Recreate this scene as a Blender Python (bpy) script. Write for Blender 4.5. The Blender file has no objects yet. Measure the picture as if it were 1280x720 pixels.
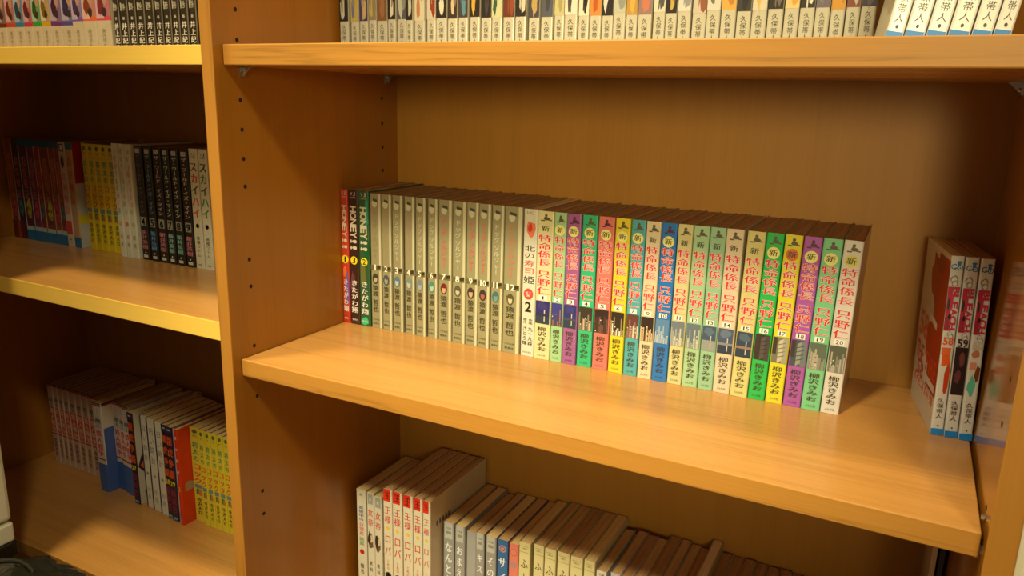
import bpy, bmesh, math, random
from mathutils import Vector, Matrix
SC = bpy.context.scene
COL = SC.collection

# ------------------------------------------------------------------ camera
cam_d = bpy.data.cameras.new('camera'); cam = bpy.data.objects.new('camera', cam_d); COL.objects.link(cam)
cam_d.sensor_width = 36; cam_d.lens = 966.23 * 36 / 1280; cam_d.clip_start = .02
R_ = Vector((0.88645548, 0.46214725, 0.02483138)); U_ = Vector((-0.13117595, 0.19943448, 0.97109153)); F_ = Vector((-0.44383505, 0.86408669, -0.23741239))
cam.matrix_world = Matrix(((R_.x, U_.x, -F_.x, .66997), (R_.y, U_.y, -F_.y, -.61668), (R_.z, U_.z, -F_.z, .30255), (0, 0, 0, 1)))
SC.camera = cam
# ------------------------------------------------------------------ world, lights, exposure
SC.view_settings.view_transform = 'Standard'; SC.view_settings.look = 'None'
SC.view_settings.exposure = 0.0; SC.view_settings.gamma = 1; SC.view_settings.use_curve_mapping = False
W = bpy.data.worlds.new('world'); SC.world = W; W.use_nodes = True
W.node_tree.nodes['Background'].inputs[0].default_value = (1.0, .80, .46, 1)
W.node_tree.nodes['Background'].inputs[1].default_value = .21
def lamp(name, loc, target, energy, size, color):
    l = bpy.data.lights.new(name, 'AREA'); l.shape = 'DISK'; l.size = size; l.energy = energy; l.color = color
    o = bpy.data.objects.new(name, l); COL.objects.link(o); o.location = loc
    o.rotation_euler = (Vector(target) - Vector(loc)).to_track_quat('-Z', 'Y').to_euler()
lamp('ceiling_lamp_overhead', (-.35, -.47, 2.0), (-.25, .0, 0), 33, .20, (1.0, .84, .44))
lamp('ceiling_lamp_right', (1.25, -1.20, 1.75), (.2, .2, 0), 16, .22, (1.0, .88, .52))
lamp('ceiling_lamp_front', (.02, -1.60, 1.90), (.3, .2, 0), 6, .30, (1.0, .88, .52))
def spot(name, loc, target, energy, deg, soft, color):
    l = bpy.data.lights.new(name, 'SPOT'); l.energy = energy; l.color = color; l.shadow_soft_size = soft; l.spot_size = math.radians(deg); l.spot_blend = 1
    o = bpy.data.objects.new(name, l); COL.objects.link(o); o.location = loc; o.rotation_euler = (Vector(target) - Vector(loc)).to_track_quat('-Z', 'Y').to_euler()
spot('ceiling_spot_front', (.02, -1.60, 1.93), (.27, .0, -.10), 400, 26, .14, (1.0, .90, .54))
spot('added_fill_spot_right_bay', (1.05, -2.1, .50), (.36, .3, .20), 140, 25, .25, (1.0, .88, .46))  # added fill, not a known lamp; brightens the right bay's back panel

# ------------------------------------------------------------------ colours and materials
LT = (1.20, 1.15, .92)                      # tint of the room's lamps, taken out of colours read from the photograph
def lin(c): c /= 255; return c / 12.92 if c <= .04045 else ((c + .055) / 1.055) ** 2.4
def rgb(c, k=1.0):
    return tuple(min(.80, lin(v) / t * k) for v, t in zip(c, LT)) + (1,)
MATS = {}
def mat(c, rough=.42, kind='paper'):
    key = (tuple(c), rough, kind)
    if key in MATS: return MATS[key]
    m = bpy.data.materials.new('%s_%d_%d_%d' % (kind, *c)); m.use_nodes = True
    nt = m.node_tree; b = nt.nodes['Principled BSDF']
    b.inputs['Roughness'].default_value = rough
    base = rgb(c)
    if kind == 'paper':
        n = nt.nodes.new('ShaderNodeTexNoise'); n.inputs['Scale'].default_value = 60; n.inputs['Detail'].default_value = 3
        tc = nt.nodes.new('ShaderNodeTexCoord'); nt.links.new(tc.outputs['Object'], n.inputs['Vector'])
        mx = nt.nodes.new('ShaderNodeMix'); mx.data_type = 'RGBA'
        mx.inputs['A'].default_value = base; mx.inputs['B'].default_value = tuple(v * .84 for v in base[:3]) + (1,)
        nt.links.new(n.outputs['Fac'], mx.inputs['Factor']); nt.links.new(mx.outputs['Result'], b.inputs['Base Color'])
        b.inputs['Coat Weight'].default_value = .25; b.inputs['Coat Roughness'].default_value = .18
    else:
        b.inputs['Base Color'].default_value = base
        if kind == 'metal': b.inputs['Metallic'].default_value = 1
    MATS[key] = m; return m
def photo_mat(c1, c2, c3, scale):
    key = ('photo', c1, c2, c3, scale)
    if key in MATS: return MATS[key]
    m = bpy.data.materials.new('printed_picture'); m.use_nodes = True; nt = m.node_tree; b = nt.nodes['Principled BSDF']
    b.inputs['Roughness'].default_value = .35
    tc = nt.nodes.new('ShaderNodeTexCoord'); n = nt.nodes.new('ShaderNodeTexVoronoi'); n.inputs['Scale'].default_value = scale
    n.distance = 'MANHATTAN'; nt.links.new(tc.outputs['Object'], n.inputs['Vector'])
    cr = nt.nodes.new('ShaderNodeValToRGB'); e = cr.color_ramp.elements
    e[0].position = .15; e[0].color = rgb(c1); e[1].position = .9; e[1].color = rgb(c3); k = e.new(.5); k.color = rgb(c2)
    nt.links.new(n.outputs['Color'], cr.inputs['Fac']); nt.links.new(cr.outputs['Color'], b.inputs['Base Color'])
    MATS[key] = m; return m
def wood(name, dark, light, axis, rough=.3, spec=.5, scale=1.0, lines=.5):
    m = bpy.data.materials.new(name); m.use_nodes = True; nt = m.node_tree; b = nt.nodes['Principled BSDF']
    tc = nt.nodes.new('ShaderNodeTexCoord'); mp = nt.nodes.new('ShaderNodeMapping')
    nt.links.new(tc.outputs['Object'], mp.inputs['Vector'])
    s = [38 * scale] * 3; s['xyz'.index(axis)] = .9 * scale; mp.inputs['Scale'].default_value = s
    n1 = nt.nodes.new('ShaderNodeTexNoise'); n1.inputs['Scale'].default_value = 1; n1.inputs['Detail'].default_value = 5; n1.inputs['Distortion'].default_value = .15
    nt.links.new(mp.outputs[0], n1.inputs['Vector'])
    mp2 = nt.nodes.new('ShaderNodeMapping'); s2 = [330 * scale] * 3; s2['xyz'.index(axis)] = 9 * scale; mp2.inputs['Scale'].default_value = s2
    nt.links.new(tc.outputs['Object'], mp2.inputs['Vector'])
    n2 = nt.nodes.new('ShaderNodeTexNoise'); n2.inputs['Scale'].default_value = 1; n2.inputs['Detail'].default_value = 3
    nt.links.new(mp2.outputs[0], n2.inputs['Vector'])
    # sparse darker growth rings
    mu = nt.nodes.new('ShaderNodeMath'); mu.operation = 'MULTIPLY'; mu.inputs[1].default_value = 7.0
    nt.links.new(n1.outputs['Fac'], mu.inputs[0])
    fr = nt.nodes.new('ShaderNodeMath'); fr.operation = 'PINGPONG'; fr.inputs[1].default_value = 1; nt.links.new(mu.outputs[0], fr.inputs[0])
    pw = nt.nodes.new('ShaderNodeMath'); pw.operation = 'POWER'; pw.inputs[1].default_value = 9; nt.links.new(fr.outputs[0], pw.inputs[0])
    mx = nt.nodes.new('ShaderNodeMix'); mx.data_type = 'RGBA'; mx.inputs['A'].default_value = dark; mx.inputs['B'].default_value = light
    ad = nt.nodes.new('ShaderNodeMath'); ad.operation = 'ADD'
    m2 = nt.nodes.new('ShaderNodeMath'); m2.operation = 'MULTIPLY'; m2.inputs[1].default_value = .55; nt.links.new(n2.outputs['Fac'], m2.inputs[0])
    m1 = nt.nodes.new('ShaderNodeMath'); m1.operation = 'MULTIPLY'; m1.inputs[1].default_value = .5; nt.links.new(n1.outputs['Fac'], m1.inputs[0])
    nt.links.new(m1.outputs[0], ad.inputs[0]); nt.links.new(m2.outputs[0], ad.inputs[1])
    nt.links.new(ad.outputs[0], mx.inputs['Factor'])
    mx2 = nt.nodes.new('ShaderNodeMix'); mx2.data_type = 'RGBA'; mx2.inputs['B'].default_value = tuple(v * .62 for v in dark[:3]) + (1,)
    m3 = nt.nodes.new('ShaderNodeMath'); m3.operation = 'MULTIPLY'; m3.inputs[1].default_value = lines; nt.links.new(pw.outputs[0], m3.inputs[0])
    nt.links.new(m3.outputs[0], mx2.inputs['Factor']); nt.links.new(mx.outputs['Result'], mx2.inputs['A'])
    nt.links.new(mx2.outputs['Result'], b.inputs['Base Color'])
    b.inputs['Roughness'].default_value = rough; b.inputs['Specular IOR Level'].default_value = spec
    bp = nt.nodes.new('ShaderNodeBump'); bp.inputs['Strength'].default_value = .04; bp.inputs['Distance'].default_value = .001
    nt.links.new(n2.outputs['Fac'], bp.inputs['Height']); nt.links.new(bp.outputs[0], b.inputs['Normal'])
    return m
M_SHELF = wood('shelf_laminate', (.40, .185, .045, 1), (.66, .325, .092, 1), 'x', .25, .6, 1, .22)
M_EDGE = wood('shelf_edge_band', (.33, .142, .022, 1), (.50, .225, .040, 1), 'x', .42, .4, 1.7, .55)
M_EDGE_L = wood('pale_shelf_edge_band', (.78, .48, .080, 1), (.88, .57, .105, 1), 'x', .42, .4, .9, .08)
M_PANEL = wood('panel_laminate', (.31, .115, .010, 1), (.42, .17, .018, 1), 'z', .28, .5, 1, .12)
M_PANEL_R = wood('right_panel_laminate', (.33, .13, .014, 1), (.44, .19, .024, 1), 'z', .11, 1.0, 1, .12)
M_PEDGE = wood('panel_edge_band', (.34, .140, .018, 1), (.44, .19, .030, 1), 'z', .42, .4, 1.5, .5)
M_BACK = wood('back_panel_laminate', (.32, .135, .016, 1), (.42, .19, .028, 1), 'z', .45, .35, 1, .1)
def page_mat(name, c1, c2, k=1.0):
    m = bpy.data.materials.new(name); m.use_nodes = True; nt = m.node_tree; b = nt.nodes['Principled BSDF']
    tc = nt.nodes.new('ShaderNodeTexCoord'); mp = nt.nodes.new('ShaderNodeMapping'); mp.inputs['Scale'].default_value = (1500, 12, 60)
    nt.links.new(tc.outputs['Object'], mp.inputs['Vector']); n = nt.nodes.new('ShaderNodeTexNoise'); n.inputs['Scale'].default_value = 1; n.inputs['Detail'].default_value = 3
    nt.links.new(mp.outputs[0], n.inputs['Vector']); cr = nt.nodes.new('ShaderNodeValToRGB'); e = cr.color_ramp.elements
    e[0].position = .3; e[0].color = rgb(c1, k * 1.3); e[1].position = .7; e[1].color = rgb(c2, k * 1.3)
    nt.links.new(n.outputs['Fac'], cr.inputs['Fac']); nt.links.new(cr.outputs['Color'], b.inputs['Base Color']); b.inputs['Roughness'].default_value = .85
    return m
PAGES = [page_mat('browned_pages', (150, 110, 60), (205, 165, 105)), page_mat('yellowed_pages', (185, 150, 85), (225, 190, 125)),
         page_mat('toned_pages', (125, 85, 45), (185, 140, 85)), page_mat('pale_pages', (195, 165, 110), (230, 205, 155))]

# ------------------------------------------------------------------ helpers
def link(name, verts, faces, mats, parent=None, fm=None, loc=None, smooth=False):
    me = bpy.data.meshes.new(name); me.from_pydata(verts, [], faces); me.update()
    for m in mats: me.materials.append(m)
    if fm: me.polygons.foreach_set('material_index', fm)
    if smooth: me.polygons.foreach_set('use_smooth', [True] * len(faces))
    o = bpy.data.objects.new(name, me); COL.objects.link(o)
    if parent: o.parent = parent
    if loc: o.location = loc
    return o
BOXF = [(0, 3, 2, 1), (4, 5, 6, 7), (0, 1, 5, 4), (1, 2, 6, 5), (2, 3, 7, 6), (3, 0, 4, 7)]
def box(name, x0, x1, y0, y1, z0, z1, m, parent=None, bevel=0.0, fm=None):
    bm = bmesh.new()
    vs = [bm.verts.new(p) for p in ((x0, y0, z0), (x1, y0, z0), (x1, y1, z0), (x0, y1, z0), (x0, y0, z1), (x1, y0, z1), (x1, y1, z1), (x0, y1, z1))]
    ms = m if isinstance(m, list) else [m]
    for i, f in enumerate(BOXF):
        fc = bm.faces.new([vs[k] for k in f]); fc.material_index = (fm[i] if fm else 0)
    if bevel:
        bmesh.ops.bevel(bm, geom=bm.edges[:], offset=bevel, segments=2, affect='EDGES', profile=.5)
    me = bpy.data.meshes.new(name); bm.to_mesh(me); bm.free()
    for k in ms: me.materials.append(k)
    o = bpy.data.objects.new(name, me); COL.objects.link(o)
    if parent: o.parent = parent
    return o
def empty(name, loc, label, cat, group=None, rot=(0, 0, 0)):
    o = bpy.data.objects.new(name, None); o.empty_display_size = .02; COL.objects.link(o)
    o.location = loc; o.rotation_euler = rot; o['label'] = label; o['category'] = cat
    if group: o['group'] = group
    return o

# ------------------------------------------------------------------ glyphs: printed characters as flat meshes
GL = {}
def glyph(ch, off=0.0):
    k = (ch, off)
    if k in GL: return GL[k]
    c = bpy.data.curves.new('t', 'FONT'); c.body = ch; c.resolution_u = 2; c.offset = off * .42; c.size = 1
    o = bpy.data.objects.new('t', c); COL.objects.link(o)
    me = bpy.data.meshes.new_from_object(o.evaluated_get(bpy.context.evaluated_depsgraph_get()))
    v = [(p.co.x, p.co.y) for p in me.vertices]; f = [tuple(p.vertices) for p in me.polygons]
    bpy.data.objects.remove(o); bpy.data.meshes.remove(me); bpy.data.curves.remove(c)
    if not v: GL[k] = ([], []); return GL[k]
    x0, x1 = min(p[0] for p in v), max(p[0] for p in v); y0, y1 = min(p[1] for p in v), max(p[1] for p in v)
    if ord(ch) > 0x2fff:      # full-width: keep the em square
        cx, cy, sx, sy = .5, .38, .95, .95
    else:
        cx, cy, sx, sy = (x0 + x1) / 2, (y0 + y1) / 2, max(x1 - x0, .3), .72
    GL[k] = ([((p[0] - cx) / sx, (p[1] - cy) / sy) for p in v], f); return GL[k]
class Print:
    """Flat printing on one face of a book: u across (m), f down from the top (0..1)."""
    def __init__(s, w, H): s.w, s.H, s.v, s.f, s.m, s.mats, s.lay = w, H, [], [], [], [], 0
    def mi(s, c):
        mm = c if not isinstance(c, tuple) else mat(c, .4, 'ink')
        if mm not in s.mats: s.mats.append(mm)
        return s.mats.index(mm)
    def add(s, vs, fs, c, dl=0):
        b = len(s.v); y = -.00010 - .000015 * (s.lay + dl); i = s.mi(c)
        s.v += [(u, y, z) for u, z in vs]; s.f += [tuple(b + k for k in f) for f in fs]; s.m += [i] * len(fs)
    def ch(s, ch, u, z, sx, sz, c, off, rot=0):
        cjk = ord(ch) > 0x2fff                       # heavy weights of full-width characters: the glyph struck twice or more, slightly shifted
        vs, fs = glyph(ch, 0 if cjk else off)
        if rot: vs = [(q, -p) for p, q in vs]
        k = off * .55
        for dl, (du, dv) in enumerate([(-k, 0), (k, 0)] if cjk and .015 < off < .09 else [(-.038, .03), (.038, .03), (-.038, -.03), (.038, -.03)] if cjk and off >= .09 else [(0, 0)]):
            s.add([(u + (p + du) * sx, z + (q + dv) * sz) for p, q in vs], fs, c, dl)
    def text(s, t, f0, f1, c, wf=.7, bold=.02, outline=None, mode='v', u0=0.0, asp=1.35):
        n = len(t); pitch = (f1 - f0) * s.H / n; sx = wf * s.w
        for pas in ([(outline, .1)] if outline else []) + [(c, bold)]:
            cc = pas[0]; s.lay += 1
            for i, chh in enumerate(t):
                if chh == ' ': continue
                col = cc[i % len(cc)] if isinstance(cc, list) else cc
                z = s.H * (1 - f0) - pitch * (i + .5)
                if mode == 'v': s.ch(chh, u0 * s.w, z, sx, min(pitch * .90, sx * asp), col, pas[1], chh in 'ー（）~')
                else: s.ch(chh, u0 * s.w, z, sx, pitch * 1.0, col, pas[1], 1)
            s.lay += 3
    def htext(s, t, f, c, size, wtot=.8, bold=.01, u0=0.0):
        s.lay += 1; n = len(t); p = wtot * s.w / n
        for i, chh in enumerate(t): s.ch(chh, u0 * s.w + p * (i - (n - 1) / 2), s.H * (1 - f), p * .92, size, c, bold)
        s.lay += 1
    def rect(s, f0, f1, u0, u1, c, slant=0):
        s.lay += 1; a, b = s.H * (1 - f0), s.H * (1 - f1)
        s.add([(u0 * s.w, b), (u1 * s.w, b + slant * s.H), (u1 * s.w, a + slant * s.H), (u0 * s.w, a)], [(0, 1, 2, 3)], c)
    def disc(s, f, u, r, c, rz=None, n=20):
        s.lay += 1; z = s.H * (1 - f); rz = rz or r
        s.add([(u * s.w + r * math.cos(t * 2 * math.pi / n), z + rz * math.sin(t * 2 * math.pi / n)) for t in range(n)], [tuple(range(n))], c)
    def blob(s, f0, f1, u0, u1, c, seed, n=11):
        s.lay += 1; r = random.Random(seed); cz = s.H * (1 - (f0 + f1) / 2); rz = s.H * (f1 - f0) / 2; cx = s.w * (u0 + u1) / 2; rx = s.w * (u1 - u0) / 2
        pts = []
        for t in range(n):
            k = r.uniform(.62, 1.0); a = t * 2 * math.pi / n
            pts.append((cx + rx * k * math.cos(a), cz + rz * k * math.sin(a)))
        s.add(pts + [(cx, cz)], [(i, (i + 1) % n, n) for i in range(n)], c)
    def build(s, parent, name='spine_print', M=None):
        if not s.v: return
        o = link(name, s.v, s.f, s.mats, parent, s.m)
        if M is not None: o.matrix_local = M
        return o

# ------------------------------------------------------------------ a book: cover (jacket wrapped round spine and boards), page block, printing
def zone_at(zones, f, base):
    for a, b, c in zones or []:
        if a <= f < b: return c
    return base
NBOOK = [0]
def book(x0, x1, y, z, H, D, base, label, group, zones=None, left=None, right=None, pr=None, pages=None, rot=(0, 0, 0),
         lzones=None, rzones=None, name='comic_book', rough=.4, pivot=None, rprint=None, lprint=None, cat='book'):
    NBOOK[0] += 1; rnd = random.Random(NBOOK[0])
    w = x1 - x0 - .0003
    root = empty(name, pivot or ((x0 + x1) / 2, y, z + .0002), label, cat, group, rot)
    left = left or base; right = right or base
    levels = sorted(set([0, 1] + [v for zs in (zones, lzones, rzones) for (a, b, c) in (zs or []) for v in (a, b)]))
    r = min(.0016, w * .2); h = w / 2; t = .0003
    prof = [(-h, D), (-h, r), (-h + r * .3, r * .3), (-h + r, 0), (h - r, 0), (h - r * .3, r * .3), (h, r), (h, D)]
    side = ['L', 'S', 'S', 'S', 'S', 'S', 'R']
    inn = [(-h + t, D), (-h + t, r), (-h + t + r * .2, r * .3 + t), (-h + r, t), (h - r, t), (h - t - r * .2, r * .3 + t), (h - t, r), (h - t, D)]
    V, Fc, FM, mats = [], [], [], []
    def mi(c):
        mm = c if not isinstance(c, tuple) else mat(c, rough, 'paper')
        if mm not in mats: mats.append(mm)
        return mats.index(mm)
    n = len(prof)
    for lv in levels:
        for p in prof: V.append((p[0], p[1], H * (1 - lv)))
    for k in range(len(levels) - 1):
        fm_ = (levels[k] + levels[k + 1]) / 2
        for j in range(n - 1):
            a = k * n + j; b = (k + 1) * n + j
            Fc.append((b, b + 1, a + 1, a))
            c = {'L': zone_at(lzones, fm_, left), 'R': zone_at(rzones, fm_, right), 'S': zone_at(zones, fm_, base)}[side[j]]
            FM.append(mi(c))
    i0 = len(V)
    for zz in (H, 0):
        for p in inn: V.append((p[0], p[1], zz))
    wm = mi((150, 115, 62)); L = (len(levels) - 1) * n
    for j in range(n - 1):
        Fc.append((i0 + j, i0 + j + 1, i0 + n + j + 1, i0 + n + j)); FM.append(wm)
        Fc.append((j, j + 1, i0 + j + 1, i0 + j)); FM.append(FM[j])
        Fc.append((i0 + n + j, i0 + n + j + 1, L + j + 1, L + j)); FM.append(wm)
    Fc += [(0, i0, i0 + n, L), (n - 1, L + n - 1, i0 + 2 * n - 1, i0 + n - 1)]; FM += [wm, wm]
    link('cover', V, Fc, mats, root, FM)
    # page block with a slightly bowed top so neighbouring blocks read as separate
    pm = pages if pages is not None else PAGES[rnd.choice((0, 0, 1, 2))]
    dz = rnd.uniform(.0004, .0014); a, b_ = -h + t, h - t; y0, y1 = t + .0006, D - rnd.uniform(.0005, .0025)
    zt = H - dz; P = [(a, y0, .0004), (b_, y0, .0004), (b_, y1, .0004), (a, y1, .0004), (a, y0, zt - .0006), (0, y0, zt), (b_, y0, zt - .0006), (b_, y1, zt - .0006), (0, y1, zt), (a, y1, zt - .0006)]
    link('page_block', P, [(3, 2, 1, 0), (0, 1, 6, 5, 4), (2, 3, 9, 8, 7), (1, 2, 7, 6), (3, 0, 4, 9), (4, 5, 8, 9), (5, 6, 7, 8)], [pm], root)
    if pr:
        p = Print(w, H); pr(p); p.build(root)
    if lprint:
        p = Print(D, H); lprint(p); p.build(root, 'cover_print', Matrix.Translation((-h, D / 2, 0)) @ Matrix.Rotation(-math.pi / 2, 4, 'Z'))
    if rprint:
        p = Print(D, H); rprint(p); p.build(root, 'cover_print', Matrix.Translation((h, D / 2, 0)) @ Matrix.Rotation(math.pi / 2, 4, 'Z'))
    return root

# ------------------------------------------------------------------ structure: walls and floor behind the bookcase
FZ = -.49
def plain(name, c, rough=.8, bump=0.0, scale=200):
    m = bpy.data.materials.new(name); m.use_nodes = True; nt = m.node_tree; b = nt.nodes['Principled BSDF']
    b.inputs['Base Color'].default_value = rgb(c); b.inputs['Roughness'].default_value = rough
    if bump:
        tc = nt.nodes.new('ShaderNodeTexCoord'); n = nt.nodes.new('ShaderNodeTexNoise'); n.inputs['Scale'].default_value = scale; nt.links.new(tc.outputs['Object'], n.inputs['Vector'])
        bp = nt.nodes.new('ShaderNodeBump'); bp.inputs['Strength'].default_value = bump; bp.inputs['Distance'].default_value = .001
        nt.links.new(n.outputs['Fac'], bp.inputs['Height']); nt.links.new(bp.outputs[0], b.inputs['Normal'])
    return m
WALLM = plain('cream_wallpaper', (238, 222, 175), .85, .3, 300)
for nm, a in (('wall_back', (-3, .775, .335, .40, FZ, 2.2)), ('wall_right', (.7702, 3, -.0105, .40, FZ, 2.2))):
    o = box(nm, *a, WALLM); o['kind'] = 'structure'
o = box('floor', -3, 3, -3, .40, FZ - .05, FZ, plain('brown_floor', (110, 75, 45), .4)); o['kind'] = 'structure'

# ------------------------------------------------------------------ the bookcase: two bays sharing one divider
case = empty('bookcase', (0, 0, FZ), 'tall orange-brown wood-laminate bookcase with two bays full of comics', 'bookcase')
case.location = (0, 0, 0)
TOP = .82; D = .3137
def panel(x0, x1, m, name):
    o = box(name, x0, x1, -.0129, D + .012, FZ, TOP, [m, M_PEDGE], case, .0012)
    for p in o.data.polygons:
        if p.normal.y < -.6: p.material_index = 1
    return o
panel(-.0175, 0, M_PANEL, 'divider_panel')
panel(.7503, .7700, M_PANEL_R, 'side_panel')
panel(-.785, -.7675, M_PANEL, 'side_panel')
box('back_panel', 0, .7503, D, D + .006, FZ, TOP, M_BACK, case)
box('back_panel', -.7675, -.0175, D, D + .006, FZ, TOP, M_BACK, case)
def shelf(x0, x1, top, t, em=None):
    o = box('shelf', x0, x1, 0, D - .001, top - t, top, [M_SHELF, em or M_EDGE], case, .0011)
    for p in o.data.polygons:
        if p.normal.y < -.6: p.material_index = 1
shelf(.0012, .7490, .3514, .0213); shelf(.0012, .7480, 0, .0204); shelf(.0012, .7490, -.43, .021)
shelf(-.7665, -.0185, .3514, .0213, M_EDGE_L); shelf(-.7665, -.0185, .040, .0235, M_EDGE_L); shelf(-.7665, -.0185, -.395, .022)
box('plinth', -.7675, -.0175, .012, .030, FZ, -.418, M_PEDGE, case)
box('plinth', 0, .7503, .012, .030, FZ, -.452, M_PEDGE, case)
# peg holes (drilled rows) on the inner faces
HOLE = mat((38, 20, 8), .8, 'hole')
def hole(x, y, z, nx):
    n = 12; r = .0021; V = []; F_ = []
    for k, (rr, dx) in enumerate(((r * 1.15, .0003), (r, .0001))):
        for i in range(n): V.append((x + nx * dx, y + rr * math.cos(i * 2 * math.pi / n), z + rr * math.sin(i * 2 * math.pi / n)))
    for i in range(n): F_.append((i, (i + 1) % n, n + (i + 1) % n, n + i))
    F_.append(tuple(range(n, 2 * n)))
    link('peg_hole', V, F_, [HOLE], case)
for z in (.3886, .3571, .294, .262, .230, .199, .115, .083, .0106, -.0531, -.1793, -.2105): hole(0, .0215, z, 1)
for z in (.2989, .2653, .2322, .1999, .166): hole(0, .2778, z, 1)
for z in (.114, .079, .011): hole(.7503, .0215, z, -1)
# metal shelf supports: an angled clip under each shelf corner
STEEL = mat((205, 195, 165), .3, 'metal')
def support(x, y, ztop, nx):
    root = link('shelf_support', *(lambda V, F: (V, F))(*clip_geo(x, y, ztop, nx)), [STEEL], case)
def clip_geo(x, y, zt, nx):
    V, F = [], []
    def bx(a, b, c, d, e, f):
        k = len(V); V.extend([(a, c, e), (b, c, e), (b, d, e), (a, d, e), (a, c, f), (b, c, f), (b, d, f), (a, d, f)]); F.extend([tuple(k + i for i in q) for q in BOXF])
    x0, x1 = sorted((x, x + nx * .0125)); bx(x0, x1, y - .0055, y + .0055, zt - .0014, zt)
    x0, x1 = sorted((x, x + nx * .0014)); bx(x0, x1, y - .0045, y + .0045, zt - .012, zt - .0014)
    k = len(V)                                     # gusset between plate and leg
    V.extend([(x, y - .0007, zt - .012), (x + nx * .011, y - .0007, zt - .0014), (x, y - .0007, zt - .0014), (x, y + .0007, zt - .012), (x + nx * .011, y + .0007, zt - .0014), (x, y + .0007, zt - .0014)])
    F.extend([(k, k + 1, k + 2), (k + 3, k + 5, k + 4), (k, k + 3, k + 4, k + 1), (k + 1, k + 4, k + 5, k + 2), (k + 2, k + 5, k + 3, k)])
    n = 10
    for i in range(n):                              # round peg head
        a = i * 2 * math.pi / n; V.append((x + nx * .0014, y + .0026 * math.cos(a), zt - .0075 + .0026 * math.sin(a))); V.append((x + nx * .0032, y + .0022 * math.cos(a), zt - .0075 + .0022 * math.sin(a)))
    k = len(V) - 2 * n
    for i in range(n): F.append((k + 2 * i, k + 2 * ((i + 1) % n), k + 2 * ((i + 1) % n) + 1, k + 2 * i + 1))
    F.append(tuple(k + 2 * i + 1 for i in range(n)))
    return V, F
for zt in (.3301, -.0204):
    for yy in (.027, .290):
        support(0, yy, zt, 1); support(.7503, yy, zt, -1)
V_, F2_ = [], []
for k in range(8): V_ += [(.7500, .016 + .0026 * math.cos(k * math.pi / 4), .0055 + .0026 * math.sin(k * math.pi / 4)), (.7474, .016 + .0018 * math.cos(k * math.pi / 4), .0055 + .0018 * math.sin(k * math.pi / 4))]
for k in range(8): F2_.append((2 * k, 2 * ((k + 1) % 8), 2 * ((k + 1) % 8) + 1, 2 * k + 1))
F2_.append(tuple(2 * k + 1 for k in range(8)))
link('screw_head', V_, F2_, [STEEL], case)

# ------------------------------------------------------------------ colour shorthands
RED = (215, 50, 35); ORA = (240, 90, 50); WHT = (240, 235, 215); BLK = (35, 28, 22); INK = (60, 52, 38); TITLE = (216, 46, 36)
def ordn(i): return ('first second third fourth fifth sixth seventh eighth ninth tenth eleventh twelfth thirteenth fourteenth fifteenth sixteenth seventeenth eighteenth nineteenth twentieth '
                     'twenty-first twenty-second twenty-third twenty-fourth twenty-fifth twenty-sixth twenty-seventh twenty-eighth twenty-ninth thirtieth thirty-first thirty-second thirty-third '
                     'thirty-fourth thirty-fifth thirty-sixth thirty-seventh thirty-eighth thirty-ninth fortieth forty-first forty-second forty-third').split()[i]
mm = lambda v: v / 1000

# ================================================================== middle shelf of the right bay
def pr_honey(num, last):
    def f(p):
        p.htext('YJ', .028, (200, 185, 160), .0042, .55, .03); p.htext('COMICS', .055, (200, 185, 160), .002, .6)
        if num == '1': p.blob(.60, .88, -.1, .5, (120, 90, 160), 5); p.blob(.55, .66, -.4, .2, (235, 110, 50), 6)
        if num == '3': p.blob(.58, .8, -.45, .1, (110, 60, 60), 8); p.blob(.3, .5, .1, .5, (60, 30, 25), 9)
        if num == '2':
            p.blob(.02, .3, .1, .5, (40, 150, 110), 1); p.blob(.3, .55, 0, .5, (20, 90, 50), 2); p.blob(.5, .72, -.5, .2, (110, 110, 50), 3); p.blob(.92, 1.0, -.45, .45, (60, 185, 120), 4)
        p.text('HONEY!!', .115, .445, (215, 200, 160), .62, .06, mode='r')
        p.disc(.515, 0, .0056, (245, 215, 40)); p.ch(num, 0, p.H * .485, .0052, .0078, (120, 40, 20), .03)
        p.text('きたがわ翔', .66, .915, (235, 225, 200), .66, .05)
        p.htext('集英社', .965, (225, 215, 190), .0028, .6)
    return f
C = [(-3.5, 11.8), (13.2, 29.6), (29.6, 47.1), (47.8, 65.7), (66.3, 82.0), (82.7, 99.4), (102.0, 117.8), (119.1, 134.7), (137.1, 151.9), (152.5, 172.5), (173.2, 192.7), (193.2, 210.5), (210.8, 228.0), (228.6, 245.5), (246.1, 269.9), (271.0, 288.9), (289.4, 310.2), (310.7, 326.1), (326.3, 343.9), (344.6, 363.1), (364.1, 383.0), (383.9, 401.4), (402.4, 418.7), (419.6, 436.0), (436.5, 453.6), (454.0, 470.3), (470.7, 487.7), (488.1, 504.5), (504.7, 522.8), (523.4, 541.7), (542.1, 559.4), (560.0, 577.2), (578.0, 595.5), (595.8, 614.1), (614.6, 632.4)]
C[0] = (.6, 12.6); rn = random.Random(4)
CG = 'comics in the long row on the middle shelf'
for (num, base, what), (a, b) in zip((('1', (205, 62, 38), 'red'), ('3', (62, 34, 24), 'dark brown'), ('2', (48, 92, 50), 'green and brown')), C[:3]):
    book(mm(a), mm(b), .1835, 0, .182, .126, base, '%s comic with a yellow circle numbered %s, start of middle shelf row' % (what, num), CG, pr=pr_honey(num, 0),
         zones=[(.94, 1, (200, 50, 30))] if num == '1' else None)
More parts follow.
